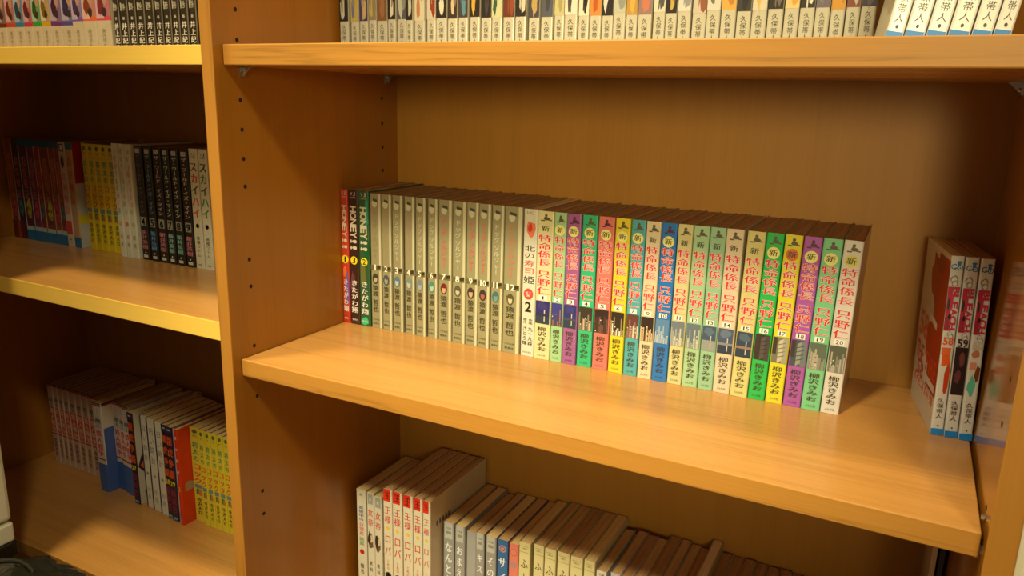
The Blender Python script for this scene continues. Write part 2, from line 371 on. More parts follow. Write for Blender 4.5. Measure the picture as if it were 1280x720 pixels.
def pr_dog(num, tc, hair, skin):
    def f(p):
        p.rect(0, 1, .28, .46, (206, 198, 152))  # pale strip paints the highlight along the spine's right edge
        p.disc(.072, -.08, .0042, (205, 200, 160), .0052); p.rect(.035, .055, -.2, .18, (75, 72, 50), -.008); p.disc(.05, -.15, .0012, (70, 65, 45))
        p.text('ドッグ', .125, .255, tc, .46, .02, u0=-.08); p.text('ソルジャー', .265, .475, tc, .46, .03, u0=-.08)
        p.rect(.525, .56, -.5, .42, (110, 100, 60), 0); p.rect(.528, .552, .1, .4, (60, 52, 30), .008)
        p.htext(num, .541, (245, 235, 200), .0078, .34 if len(num) == 1 else .56, .05, -.1)
        p.disc(.625, -.08, .0048, hair, .0072); p.disc(.63, -.08, .0028, skin, .0046); p.blob(.588, .625, -.33, .18, hair, len(num) * 7 + int(num))
        p.text('猿渡', .672, .76, (66, 60, 38), .5, .03, u0=-.08); p.text('哲也', .78, .882, (66, 60, 38), .5, .03, u0=-.08)
        p.htext('少年画報', .935, (90, 85, 60), .0022, .6, 0, -.08); p.htext('集英社', .965, (70, 65, 45), .0028, .55, .02, -.08)
    return f
DG = [('1', (150, 125, 90), (70, 60, 40), (190, 170, 130)), ('2', (170, 140, 95), (75, 85, 90), (160, 150, 120)), ('3', (205, 195, 155), (90, 120, 130), (190, 190, 160)), ('4', (190, 130, 100), (120, 140, 130), (190, 185, 150)),
      ('5', (205, 190, 150), (120, 130, 140), (160, 165, 150)), ('6', (205, 200, 160), (70, 140, 120), (190, 190, 150)), ('7', (225, 85, 75), (120, 35, 25), (200, 160, 120)), ('8', (205, 200, 160), (90, 85, 60), (195, 185, 145)),
      ('9', (225, 85, 75), (70, 45, 40), (195, 165, 120)), ('10', (225, 80, 70), (60, 50, 50), (170, 90, 70)), ('11', (205, 200, 165), (70, 110, 100), (110, 150, 140)), ('12', (215, 110, 85), (90, 80, 50), (200, 190, 140))]
for (num, tc, hair, skin), (a, b) in zip(DG, C[3:15]):
    red = tc[0] > 212
    book(mm(a), mm(b), .1855 + rn.uniform(-.001, .001), 0, .180, .1265, (160, 150, 106), '%s of twelve grey-beige comics on the middle shelf, numbered %s%s' % (ordn(int(num) - 1), num, ', red title' if red else ''),
         CG, pr=pr_dog(num, tc, hair, skin), rough=.3, pages=PAGES[2])
def pr_sushi(p):
    p.htext('HC', .025, (150, 150, 120), .004, .55, .03)
    p.blob(.06, .2, -.32, .4, (225, 120, 85), 2); p.blob(.08, .16, -.2, .2, (205, 60, 40), 4)
    p.text('北の', .235, .33, BLK, .78, .0); p.text('寿司', .335, .435, (200, 75, 55), .78, .0); p.text('姫', .44, .50, BLK, .8, .0)
    p.disc(.567, 0, .0062, (205, 75, 60), .0068); p.htext('第二', .560, (240, 220, 190), .003, .5); p.htext('集', .578, (240, 220, 190), .003, .3)
    p.ch('2', 0, p.H * .345, .0085, .0125, BLK, .05)
    p.text('原作', .735, .775, INK, .3, .0, u0=-.2); p.text('作画', .735, .775, INK, .3, .0, u0=.22); p.text('九十九森', .79, .925, BLK, .36, .01, u0=.22); p.text('さとう輝', .79, .925, BLK, .36, .01, u0=-.2)
    p.htext('日本文芸社', .972, INK, .002, .7)
book(mm(C[15][0]), mm(C[15][1]), .186, 0, .179, .127, (226, 218, 185), 'white comic spine with black and red title and large 2, after the grey run', CG, pr=pr_sushi)
TK = [('1', (226, 216, 152), 'cream', ((45, 42, 105), (60, 55, 110), (50, 45, 70)), 0), ('2', (166, 206, 142), 'pale green', ((60, 60, 130), (80, 70, 80), (150, 110, 70)), 1), ('3', (165, 95, 145), 'purple', ((45, 50, 110), (60, 60, 120), (70, 70, 90)), 1),
      ('4', (55, 188, 122), 'green', ((60, 50, 40), (130, 120, 100), (205, 170, 130)), 1), ('5', (228, 122, 105), 'salmon pink', ((50, 35, 35), (75, 50, 45), (110, 80, 60)), 1), ('6', (232, 210, 38), 'yellow', ((50, 40, 30), (150, 130, 100), (235, 225, 190)), 1),
      ('7', (85, 172, 170), 'teal', ((100, 60, 50), (150, 110, 90), (210, 200, 170)), 1), ('9', (228, 208, 160), 'cream', ((50, 35, 30), (90, 60, 45), (210, 180, 130)), 0), ('10', (42, 120, 188), 'blue', ((90, 130, 165), (150, 170, 180), (185, 190, 180)), 1),
      ('11', (218, 206, 140), 'pale yellow', ((110, 120, 125), (160, 160, 145), (195, 190, 160)), 0), ('12', (172, 206, 150), 'pale green', ((100, 115, 120), (150, 155, 140), (185, 185, 155)), 0), ('13', (158, 198, 150), 'pale green', ((65, 85, 105), (90, 110, 125), (150, 150, 140)), 0),
      ('14', (228, 206, 165), 'pale pink', ((70, 85, 110), (100, 115, 130), (135, 135, 130)), 0), ('15', (222, 208, 128), 'pale yellow', ((50, 65, 85), (80, 100, 110), (150, 120, 100)), 0), ('16', (42, 192, 82), 'bright green', ((55, 45, 45), (70, 65, 60), (90, 80, 70)), 1),
      ('17', (232, 218, 48), 'bright yellow', ((120, 115, 95), (165, 160, 130), (200, 190, 150)), 2), ('18', (178, 92, 168), 'purple', ((70, 80, 85), (110, 120, 115), (150, 150, 130)), 1), ('19', (130, 206, 142), 'mint green', ((95, 105, 85), (140, 140, 120), (175, 165, 140)), 1),
      ('20', (228, 218, 196), 'white', ((85, 90, 70), (130, 130, 110), (175, 165, 145)), 3)]
def pr_tok(num, base, pics, circ, seed):
    def f(p):
        r = random.Random(seed)
        # small running-figure logo
        lg = (95, 85, 55) if num not in ('5', '10', '18', '3') else (90, 40, 60)
        p.disc(.028, .02, .0017, lg); p.blob(.033, .062, -.2, .3, lg, 77, 9); p.rect(.058, .066, -.3, -.05, lg); p.rect(.05, .058, .12, .38, lg, -.004)
        if circ: p.disc(.114, 0, .0062, {1: (238, 228, 130), 2: (215, 110, 50), 3: (215, 205, 90)}[circ] if base[0] < 215 or circ > 1 or num in '56' else (238, 225, 90))
        p.text('新', .092, .134, INK, .5, .03)
        p.text('特命係長', .15, .362, TITLE, .80, .045, outline=(250, 240, 215)); p.text('只野仁', .385, .555, TITLE, .80, .045, outline=(250, 240, 215))
        p.rect(.560, .590, -.26, .26, (245, 240, 215)); p.htext(num, .575, (50, 45, 40), .0042, .28 if len(num) == 1 else .42, .02)
        c1, c2, c3 = pics
        p.rect(.597, .752, -.44, .44, c1)
        if num in ('16', '17', '18'):
            p.rect(.62, .752, -.1, .2, c3, .02); p.rect(.60, .752, .15, .44, c2, .0); p.rect(.60, .70, -.44, -.2, (60, 50, 50))
            for k in range(4): p.rect(.64 + k * .025, .645 + k * .025, -.1, .3, c1, .015)
        elif num in ('13', '14', '15', '1', '3'):
            p.rect(.69, .752, -.44, .44, c3 if num in ('13',) else (45, 60, 75)); p.blob(.60, .66, -.4, .4, c2, seed + 1); p.rect(.655, .735, .1, .16, (200, 190, 165)); p.rect(.685, .70, -.44, .44, c3)
        else:
            for k in range(9):
                u = -.44 + .88 * k / 9; t = r.uniform(.63, .72)
                p.rect(t, .752, u, u + r.uniform(.06, .11), r.choice((c2, c3)))
            for k in range(8):
                u = r.uniform(-.42, .36); t = r.uniform(.66, .74); p.rect(t, t + .007, u, u + .07, r.choice((c3, c1, (230, 215, 175))))
        p.text('柳沢きみお', .772, .945, (70, 60, 35) if num != '20' else INK, .58, .02)
        p.htext('ぶんか社', .972, INK, .0026, .55, .01)
    return f
def tok_label(k):
    cn, num = TK[k][2], TK[k][0]
    if k == 0: return 'cream comic numbered 1 with red title, beside the white comic numbered 2'
    if k == len(TK) - 1: return 'thick white comic numbered 20, at the free end of the long middle row'
    return '%s comic numbered %s between %s and %s ones, middle shelf' % (cn, num, TK[k - 1][2], TK[k + 1][2])
for k, ((num, base, cn, pics, circ), (a, b)) in enumerate(zip(TK, C[16:])):
    lean = 0 if k < 13 else math.radians(.9)
    book(mm(a), mm(b), .1855 + rn.uniform(-.0012, .0010), 0, .1785, .1265, base, tok_label(k),
         CG, pr=pr_tok(num, base, pics, circ, 40 + k), pages=PAGES[2], right=(188, 150, 105) if num == '20' else base, rot=(0, lean, 0), rough=.35,
         rzones=[(0, .04, (170, 130, 85))] if num == '20' else None)
# three newer comics standing askew against the right side panel
def pr_bl(num, nc, pk):
    def f(p):
        BLU = (35, 125, 170)
        if pk == 0: p.blob(.5, .62, -.48, .42, (235, 95, 30), 3); p.blob(.56, .78, -.05, .46, (200, 60, 15), 12); p.rect(.50, .54, -.4, .3, (235, 110, 50))
        if pk == 1: p.rect(.487, .755, -.46, .46, (38, 26, 32)); p.blob(.51, .60, -.15, .35, (120, 65, 55), 5); p.blob(.60, .70, -.35, .2, (110, 55, 60), 6)
        if pk == 2: p.blob(.48, .54, -.4, .35, (200, 130, 90), 4); p.blob(.56, .68, .0, .46, (120, 60, 25), 8); p.rect(.56, .60, -.4, .1, (225, 150, 110)); p.blob(.62, .765, -.45, .3, (95, 200, 160), 9)
        p.text('C', .04, .075, BLU, .40, .05, mode='v', u0=-.25, asp=1.2); p.text('J', .03, .065, BLU, .5, .05, u0=.02, asp=1.5); p.disc(.063, .22, .0024, BLU); p.disc(.063, .22, .0014, WHT); p.disc(.063, .22, .0007, (40, 90, 60)); p.rect(.03, .036, -.05, .35, BLU)
        for q, (aa, bb) in enumerate(((.10, .15), (.125, .17), (.405, .44), (.42, .455))):
            p.blob(aa, bb, -.42 + .1 * q, .2 + .05 * q, (140, 140, 125), 20 + q, 13); p.blob(aa + .006, bb - .006, -.34 + .1 * q, .14 + .05 * q, (232, 226, 205), 30 + q, 13)
        p.rect(.165, .36, -.46, -.10, (190, 45, 70)); p.rect(.33, .405, -.46, .0, (165, 40, 60)); p.blob(.22, .30, -.46, -.15, (40, 55, 60), 31, 9); p.blob(.31, .35, -.3, .1, (30, 25, 30), 32, 9)
        p.text('BLEACH', .165, .40, (205, 40, 70), .46, .08, outline=(150, 150, 140), mode='r', u0=.14)
        p.htext(num, .463, nc, .0074, .82, .05)
        p.text('久保帯人', .785, .905, INK, .52, .0); p.disc(.945, 0, .0007, BLK)
        p.rect(.963, 1.0, -.5, .5, (25, 135, 205))
    return f
def pr_b58(p):                                       # front cover: red figure-like mass on white, orange number, block capitals
    p.rect(.03, .80, .08, .5, (178, 42, 10)); p.blob(.01, .34, -.22, .34, (178, 42, 10), 8, 17); p.blob(.36, .72, -.12, .3, (178, 42, 10), 4, 13); p.blob(.02, .16, .0, .4, (150, 36, 12), 21); p.rect(.36, .40, -.25, .28, (225, 215, 190), -.05)
    p.htext('58', .50, (235, 95, 60), .026, .40, .04, -.24)
    p.htext('THE FIRE', .67, (222, 70, 45), .020, .88, .04, 0)
    p.htext('58', .765, (205, 60, 40), .016, .3, .04, -.2); p.rect(.74, .78, -.05, .45, (225, 215, 190)); p.rect(.81, .86, -.4, .42, (215, 120, 95)); p.htext('COMICS', .835, (240, 225, 200), .008, .7, .03)
for k, (num, nc, what, base) in enumerate((('58', (235, 90, 35), 'orange', 0), ('59', (45, 35, 35), 'black', 1), ('60', (205, 205, 175), 'pale grey', 2))):
    x = (.7125, .7243, .7364)[k]; w = .0113
    book(x, x + w, (.1835, .1830, .1830)[k], 0, .174, .111, (235, 230, 210), 'white comic with %s number %s standing askew by the right panel' % (what, num), 'three white comics at the right end of the middle shelf',
         pr=pr_bl(num, nc, base), rot=(0, math.radians(-2.0), math.radians(9.5)), lprint=pr_b58 if k == 0 else None, rough=.3, left=(228, 222, 200), pivot=(x + w / 2 + .002, .1835, .0004))

# ================================================================== upper shelf of the right bay
UR = [(5.9, 19.8), (23.6, 35.9), (36.7, 49.7), (50.9, 62.5), (63.1, 78.2), (80.0, 91.9), (93.0, 106.5), (107.1, 116.9), (117.5, 132.4), (135.8, 148.7), (149.8, 164.8), (165.7, 178.8), (179.8, 192.8), (194.9, 208.2), (208.9, 222.4), (223.2, 236.4), (237.7, 252.0), (253.3, 266.9), (269.2, 282.2), (284.5, 298.9), (301.1, 313.0), (313.3, 328.4), (329.2, 341.4), (341.9, 355.0), (355.2, 367.9), (368.6, 382.0), (382.4, 394.6), (395.3, 410.1), (411.4, 423.9), (424.6, 436.3), (436.9, 450.4), (451.6, 465.5), (466.1, 479.7), (480.4, 495.0), (495.6, 509.3), (509.6, 523.7), (524.3, 538.7), (539.6, 552.9), (553.5, 566.9), (567.4, 580.1), (580.4, 593.0), (593.6, 605.8), (606.3, 619.4)]
K_ = (45, 38, 32); UC = [(K_, (200, 195, 165)), ((190, 170, 90), (120, 110, 140)), ((75, 60, 90), (200, 170, 120)), ((150, 130, 90), (190, 170, 100)), ((130, 90, 55), (160, 110, 70)), (K_, (225, 215, 180)), ((90, 90, 90), (190, 190, 160)), (K_, (200, 195, 165)), ((215, 205, 165), (190, 130, 90)),
      ((205, 195, 165), (150, 60, 35)), (K_, (225, 215, 180)), ((60, 50, 45), (215, 190, 140)), ((70, 65, 60), (95, 140, 150)), (K_, (225, 170, 60)), (K_, (70, 65, 60)), ((205, 205, 150), (60, 90, 60)), ((110, 55, 35), (150, 75, 45)), (K_, (215, 205, 170)), ((75, 70, 75), (190, 160, 90)), ((90, 90, 95), (70, 68, 70)),
      ((200, 190, 130), (170, 160, 100)), ((225, 220, 190), (80, 75, 65)), ((225, 220, 185), K_), ((215, 140, 60), (190, 90, 40)), (K_, (215, 210, 190)), ((190, 190, 165), (150, 150, 130)), ((190, 145, 60), (210, 170, 80)), ((150, 120, 110), (200, 120, 90)), ((215, 210, 180), (90, 85, 75)), (K_, (200, 170, 80)),
      ((215, 212, 190), (150, 150, 140)), ((205, 190, 165), (150, 90, 60)), ((215, 210, 185), (120, 115, 105)), ((225, 170, 75), (190, 130, 60)), ((60, 58, 50), K_), ((215, 205, 170), (215, 180, 90)), (K_, (110, 100, 90)), ((225, 200, 130), (240, 160, 60)), (K_, (225, 220, 190)), ((110, 100, 110), (130, 120, 110)),
      ((210, 150, 50), (190, 130, 60)), ((130, 70, 50), (190, 180, 160)), ((60, 50, 70), (90, 80, 75))]
CN = {}
def cname(c):
    r, g, b = c; mxx, mn = max(c), min(c)
    if mxx < 85: return 'black'
    if mxx - mn < 50: return 'pale' if mxx > 180 else 'grey'
    if b >= g and b > r * .85: return 'blue' if b > r else 'violet'
    if g >= r: return 'green'
    if r > 190 and g > 150: return 'yellow'
    if g < r * .6: return 'red-brown'
    return 'tan'
def pr_ur(c1, c2, seed, dz):
    def f(p):
        r = random.Random(seed)
        p.rect(.0, .772 + dz, -.48, .48, c1)
        a = r.uniform(-.45, 0); p.blob(r.uniform(.57, .64), .772 + dz, a, a + r.uniform(.4, .7), c2, seed + 3, 9)
        a = r.uniform(-.45, .1); p.blob(.52, r.uniform(.66, .74), a, a + .45, tuple(int((u + v) / 2) for u, v in zip(c1, c2)), seed + 5, 9)
        p.rect(.60, r.uniform(.70, .765), -.1, .0, c2, r.uniform(-.04, .04))
        p.text('久保帯人', .793 + dz, .942 + dz, (82, 76, 55), .44, .0)
        p.disc(.962, 0, .0007, BLK); p.rect(.972, 1, -.5, .5, (25, 135, 205))
    return f
r2 = random.Random(11)
for k, ((a, b), (c1, c2)) in enumerate(zip(UR, UC)):
    dz = r2.uniform(-.006, .008)
    book(mm(a), mm(b), .1855 + r2.uniform(-.0015, .0015), .3514, .174, .112, (210, 202, 168), '%s white-footed comic spine from the divider on the upper right shelf, %s picture' % (ordn(k), cname(c1)),
         'white-footed comics in a row on the upper right shelf', pr=pr_ur(c1, c2, 200 + k, dz), rough=.35)
def pr_lean(p):
    p.rect(0, .62, -.48, .48, (190, 185, 160)); p.text('久保帯人', .765, .93, (72, 64, 48), .50, .0)
    p.disc(.945, 0, .0011, INK, .0014); p.rect(.965, 1, -.5, .42, (25, 135, 205))
LX = [.6353, .6484, .6628, .6770, .6920, .7055]; LW = [.0125, .0138, .0136, .0143, .0129, .0114]
for k in range(6):
    book(LX[k], LX[k] + LW[k], .055, .3514, .174, .112, (255, 252, 240), '%s of six tilted white comics with blue feet, upper right shelf' % ordn(k), 'tilted white comics at the front right of the upper shelf',
         pr=pr_lean, rot=(0, math.radians(8.5), math.radians(8)), left=(205, 200, 168), rough=.3,
         pivot=(LX[k] + LW[k] / 2, .055, .3514 + .0014),
         lprint=(lambda p: (p.blob(.5, .75, -.3, .3, (140, 130, 100), 3), p.blob(.66, .9, -.1, .45, (175, 168, 135), 9), p.blob(.6, .8, .1, .4, (215, 205, 170), 12))) if k == 0 else None)

# ================================================================== lower shelf of the right bay
LZ = -.43
CG = 'comics on the lower right shelf'
def pr_lr1(p):
    p.htext('み', .045, INK, .005, .4); p.text('真夜中の', .14, .28, (60, 75, 130), .5, .03); p.text('日常茶', .29, .41, (215, 90, 90), .5, .03); p.text('話集', .42, .50, (110, 150, 90), .5, .03)
    p.disc(.555, 0, .0042, (200, 50, 40)); p.ch('1', 0, p.H * .445, .0028, .005, WHT, .04); p.text('椎名', .66, .76, INK, .4)
def pr_jt(k):
    def f(p):
        p.rect(.012, .10, -.32, .36, (165, 165, 145)); p.htext('JC', .055, WHT, .004, .4)
        p.text('女帝', .13, .31, (215, 65, 55), .72, .03)
        p.blob(.34, .52, -.4, .4, (110, 85, 60), 3 + k); p.disc(.41, .02, .0038, (215, 190, 150), .006); p.blob(.33, .50, -.45, .05, (60, 45, 35), 9 + k); p.text('倉科', .6, .72, INK, .4)
    return f
for k, ((a, b), (pf, lab)) in enumerate(zip([(12.0, 29.3), (30.7, 43.6), (43.8, 57.2), (57.6, 71.6)],
      ((pr_lr1, 'white comic with blue, pink and green title, left end of the lower right shelf'), (pr_jt(0), 'white comic with red two-character title and portrait, second on lower right shelf'),
       (pr_jt(1), 'white comic with red title and portrait, third on the lower right shelf'), (pr_jt(2), 'pale comic half hidden left of the larger red-tabbed books, lower right shelf')))):
    book(mm(a), mm(b), .187 if k < 3 else .190, LZ, (.1805, .180, .1775, .174)[k], .1235, (228, 218, 180), lab, CG, pr=pf, pages=PAGES[1])
def pr_ou(n):
    def f(p):
        p.rect(.0, .085, -.46, .30, (222, 52, 28)); p.text('王', .01, .078, (90, 20, 12), .6, .05)
        p.text('王様', .115, .245, (215, 65, 55), .66, .03); p.disc(.275, 0, .0026, (240, 195, 50)); p.text('ロバ', .31, .48, (215, 65, 55), .72, .02)
        p.text('と私の', .50, .58, (220, 120, 110), .28, .0); p.disc(.62, 0, .0052, BLK); p.ch(n, 0, p.H * .38, .004, .006, WHT, .04); p.blob(.65, .75, -.3, .4, INK, 5)
    return f
OU = [(82.0, 96.9), (97.5, 113.5), (114.6, 130.6), (131.2, 146.1), (146.8, 158.9)]
for k, (a, b) in enumerate(OU):
    book(mm(a) - .0, mm(b), .158, LZ, .213, .150, (232, 220, 178), '%s of five tall white books with red tabs on the lower right shelf' % ordn(k), 'five tall red-tabbed books', pr=pr_ou(str(k + 1)),
         pages=PAGES[0], right=(222, 200, 150), name='large_comic_book',
         rprint=(lambda p: [p.rect(.165, .20, -.40 + .05 * q, -.372 + .05 * q, (95, 80, 55)) for q in range(5)]) if k == 4 else None)
def pr_gray(t, pale):
    def f(p):
        p.rect(.0, .14, -.36, .36, (188, 186, 165)); p.htext('WIDE', .05, INK, .003, .5); p.rect(.075, .10, -.25, .25, (140, 140, 120))
        p.text(t, .17, .75, (238, 236, 222), .66, .05)
    return f
GR = [(161.5, 178.7), (180.0, 206.3), (212.4, 225.8), (227.9, 243.9)]
for k, ((a, b), t, hh) in enumerate(zip(GR, ('なんとかメス', 'おまえのメス', 'キスメニかな', 'そのうちかな'), (.172, .172, .171, .171))):
    if k == 1: b = a + 15.5
    book(mm(a), mm(b), .1865, LZ, hh, .125, (158, 156, 142), 'grey comic with white brush lettering, %s grey spine on the lower right shelf' % ordn(k), CG, pr=pr_gray(t, k), pages=PAGES[k % 2])
book(.1962, .2115, .190, LZ, .1665, .120, (170, 168, 155), 'plain pale grey coverless book between the grey lettered comics, lower right shelf', CG, pages=PAGES[0])
def pr_sai(red):
    def f(p):
        c = (235, 232, 220) if not red else (120, 150, 160)
        p.disc(.075, .0, .0052, (215, 130, 100) if not red else (200, 110, 85)); p.disc(.075, 0, .0038, (60, 120, 165) if not red else (230, 130, 105)); p.disc(.075, 0, .0022, (215, 130, 100))
        p.text('サイコ', .13, .52, c, .74, .02 if red else .05)
    return f
book(.2451, .2611, .187, LZ, .171, .126, (48, 110, 160), 'blue comic spine with white lettering and round badge, lower right shelf', CG, pr=pr_sai(0), pages=PAGES[0])
book(.2624, .2768, .187, LZ, .1705, .126, (232, 130, 105), 'salmon pink comic spine beside the blue one on the lower right shelf', CG, pr=pr_sai(1), pages=PAGES[1])
def pr_fu(p):
    p.rect(.03, .034, -.35, .35, (165, 150, 80)); p.htext('COMICS', .05, (130, 115, 60), .0022, .5); p.rect(.078, .081, -.46, .46, (150, 135, 70))
    p.text('ふーふー生活', .115, .80, (85, 75, 40), .66, .02)
FU = [(277.2, 296.6), (297.7, 312.4), (313.6, 329.7), (331.1, 347.9), (349.3, 366.2), (367.3, 382.1)]
for k, (a, b) in enumerate(FU):
    if k == 0: b = a + 16.5
    book(mm(a), mm(b), .1865 + .001 * (k % 2), LZ, .1795 if k else .1775, .125, (228, 214, 148), '%s of six cream comics with brushed dark characters on the lower right shelf' % ordn(k), 'six cream comics with brushed characters', pr=pr_fu, pages=PAGES[(1, 0, 0, 2, 0, 1)[k]])
def pr_la(c, t):
    def f(p): p.htext('COM', .03, INK, .003, .5); p.text(t, .07, .5, c, .66, .04)
    return f
LA = [(383.8, 397.4), (402.3, 415.0), (415.3, 428.9), (429.4, 442.8)]
for k, (a, b) in enumerate(LA):
    book(mm(a), mm(b), .188, LZ, (.170, .1725, .171, .170)[k], .112, ((230, 222, 190), (205, 200, 190), (220, 200, 185), (228, 218, 170))[k], '%s smaller white-spined comic right of the six cream ones, lower right shelf' % ordn(k),
         'smaller comics right of the cream ones', pr=pr_la(((90, 90, 120), (50, 50, 100), (150, 70, 70), (90, 80, 50))[k], ('がんばれ', '幻影少年', '夢の中で', '空の下で')[k]), pages=PAGES[(0, 0, 2, 0)[k]])
x = .4438; r3 = random.Random(5); k = 0
while x < .728:
    w = r3.uniform(.0125, .0160)
    prot = .494 <= x < .508 and k < 90
    if prot:
        book(x, x + w, .187, LZ, .182, .1255, (205, 180, 125), 'pale comic standing taller than its neighbours, right part of the lower right shelf', CG, pages=PAGES[3]); k += 100
    else:
        dark = x > .51
        kk = sum(1 for o in COL.objects if o.get('group') == 'browned comics towards the right of the lower shelf')
        book(x, x + w, .188 + r3.uniform(-.002, .002), LZ, (.168 if dark else .170) + r3.uniform(-.0015, .002), r3.choice((.112, .118, .122)) if not dark else .122, (215, 200, 160),
             '%s browned page top right of the smaller white comics, lower right shelf' % ordn(kk), 'browned comics towards the right of the lower shelf', pages=PAGES[2] if dark else PAGES[r3.choice((0, 0, 2))])
    x += w + r3.uniform(.0002, .0008)
fo = empty('corner_strip_stand_in', (.7370, .20, LZ), 'pale folder-shaped stand-in for the bright seam in the lower back right corner', 'folder')  # made-up slab standing in for the pale seam at the back corner
box('cover', -.0024, -.0012, 0, .10, .0003, .385, mat((190, 175, 135), .4), fo); box('cover', .0012, .0024, 0, .10, .0003, .385, mat((190, 175, 135), .4), fo)
box('spine', -.0024, .0024, -.001, .0002, .0003, .385, mat((215, 200, 160), .35), fo, .0004); box('papers', -.0011, .0011, .001, .097, .001, .378, PAGES[3], fo)
fo = empty('corner_strip_stand_in', (.7445, .21, LZ), 'dark blue folder-shaped stand-in for the dark strip beside the right panel, lower shelf', 'folder')  # made-up slab standing in for the dark strip next to that seam
box('cover', -.0026, -.0013, 0, .095, .0003, .385, mat((40, 45, 60), .3), fo); box('cover', .0013, .0026, 0, .095, .0003, .385, mat((40, 45, 60), .3), fo)
box('spine', -.0026, .0026, -.001, .0002, .0003, .385, mat((55, 60, 75), .25), fo, .0004); box('papers', -.0012, .0012, .001, .092, .001, .376, PAGES[2], fo)

# ================================================================== upper shelf of the left bay
UL = [(-719.5, -692.9), (-692.5, -668.6), (-668.2, -644.8), (-644.4, -621.8), (-621.5, -599.1), (-598.8, -575.5), (-575.1, -547.1), (-546.7, -515.3), (-514.9, -490.0), (-489.7, -457.8), (-457.4, -424.8)]
ULC = [((110, 50, 35), 'dark red'), ((205, 70, 50), 'red'), ((40, 130, 165), 'blue'), ((205, 55, 70), 'crimson'), ((50, 165, 50), 'green'), ((215, 175, 40), 'yellow'), ((110, 55, 120), 'purple'), ((85, 80, 150), 'indigo'), ((130, 90, 170), 'violet'), ((235, 110, 65), 'orange'), ((225, 80, 95), 'pink')]
def pr_ul(c, s):
    def f(p):
        d = tuple(int(v * .55) for v in c); l = tuple(int(150 + v * .3) for v in c)
        p.rect(.45, .70, -.46, .1, l); p.blob(.5, .68, -.4, .2, d, s); p.blob(.46, .6, .0, .45, (190, 150, 120), s + 1); p.blob(.60, .69, -.1, .35, (60, 45, 40), s + 2, 9); p.text('天使', .2, .42, d, .6, .04)
        p.text('高河ゆん', .78, .93, (150, 140, 105), .3, .0)
    return f
for k, ((a, b), (c, cn)) in enumerate(zip(UL, ULC)):
    up = .03 if k >= 8 else 0
    book(mm(a), mm(b), .186 - (.004 if k >= 8 else 0), .3514, .176, .115, (212, 202, 165), 'comic with %s band above a cream foot, upper left shelf' % cn, 'comics with coloured bands on the upper left shelf', pr=pr_ul(c, 60 + 3 * k),
         zones=[(0, .44, c), (.44, .71 - up, tuple(int(80 + v * .5) for v in c)), (.71 - up, .745 - up, c)])
B2 = [(-424.0, -408.9), (-408.5, -389.4), (-389.1, -372.2), (-371.5, -353.0), (-352.4, -332.9), (-332.3, -315.5), (-315.0, -297.9), (-297.5, -281.0), (-280.6, -263.5), (-263.1, -246.5)]
def pr_b2(p):
    p.rect(0, 1, .30, .46, (120, 115, 95)); p.text('速', .46, .545, (210, 205, 180), .55, .06, u0=-.1); p.htext('巻', .61, (190, 185, 160), .010, .55, .05, -.1); p.rect(.575, .64, -.4, -.3, (200, 195, 170))
    p.htext('新', .70, (230, 225, 200), .0045, .3, .04, -.1); p.text('井上紀良', .735, .965, (238, 234, 212), .62, .06, u0=-.1)
for k, (a, b) in enumerate(B2):
    book(mm(a), mm(b), .187, .3514, .176, .115, (44, 42, 30), '%s black comic with white characters right of the coloured-band comics, upper left shelf' % ordn(k), 'black comics on the upper left shelf', pr=pr_b2)

# ================================================================== middle shelf of the left bay
MZ = .040
ML = [(-750.8, -731.2), (-730.6, -711.2), (-710.7, -687.3), (-686.8, -667.6), (-667.2, -652.9), (-652.5, -627.6), (-627.2, -611.5), (-611.1, -597.5)]
MLC = [((150, 75, 40), (225, 175, 60), 'orange with a yellow edge'), ((60, 40, 40), (190, 190, 170), 'dark maroon'), ((95, 45, 60), (190, 200, 190), 'maroon with blue top'), ((120, 60, 80), (180, 190, 190), 'dull rose with blue top'), ((150, 50, 60), (210, 210, 190), 'dark red'),
       ((135, 70, 60), (200, 190, 90), 'red-brown with yellow patch'), ((150, 80, 55), (200, 180, 130), 'brown-orange'), ((150, 70, 50), (200, 190, 150), 'brick-coloured')]
def pr_ml(k, c, e):
    def f(p):
        p.rect(0, 1, -.5, -.42, e); p.blob(.12, .55, -.35, .4, tuple(min(255, int(v * 1.35)) for v in c), 5 + k, 13); p.text('忍空戦記', .16, .60, (205, 120, 100), .55, .05, outline=(90, 40, 40)); p.blob(.57, .8, -.3, .45, ((200, 60, 90), (70, 120, 110), (190, 170, 60))[k % 3], 9 + k)
        p.text('桐山光', .66, .82, (60, 40, 40), .5, .03)
        if k not in (0, 1): p.rect(.86, .90, -.4, .45, (170, 190, 180)); p.rect(.90, 1.0, -.5, .5, (25, 110, 150)); p.rect(0, .06, -.5, .5, (20, 95, 130))
        else: p.rect(.82, 1, -.5, .2, (110, 30, 25))
    return f
MG = 'comics on the middle left shelf'
for k, ((a, b), (c, e, cn)) in enumerate(zip(ML, MLC)):
    book(mm(a), mm(b), .190, MZ, .1745, .112, c, '%s comic in the dim left part of the middle left shelf' % cn, MG, pr=pr_ml(k, c, e))
def pr_white(p):
    p.rect(.02, .09, -.3, .3, K_); p.rect(.03, .08, -.15, .15, WHT); p.blob(.10, .26, -.3, .3, (90, 50, 40), 4); p.text('女神物語', .27, .70, (215, 110, 100), .6, .05); p.rect(.75, .88, -.4, .4, (200, 70, 60)); p.htext('集', .93, INK, .004, .3)
book(-.5972, -.5790, .1885, MZ, .1755, .114, (215, 195, 165), 'white comic with black square at its top on the middle left shelf', MG, pr=pr_white)
def rp_red(p):
    p.blob(.42, .60, -.1, .35, (50, 35, 35), 3); p.disc(.585, .2, .012, (225, 75, 35)); p.blob(.36, .5, -.4, .1, (205, 150, 110), 6)
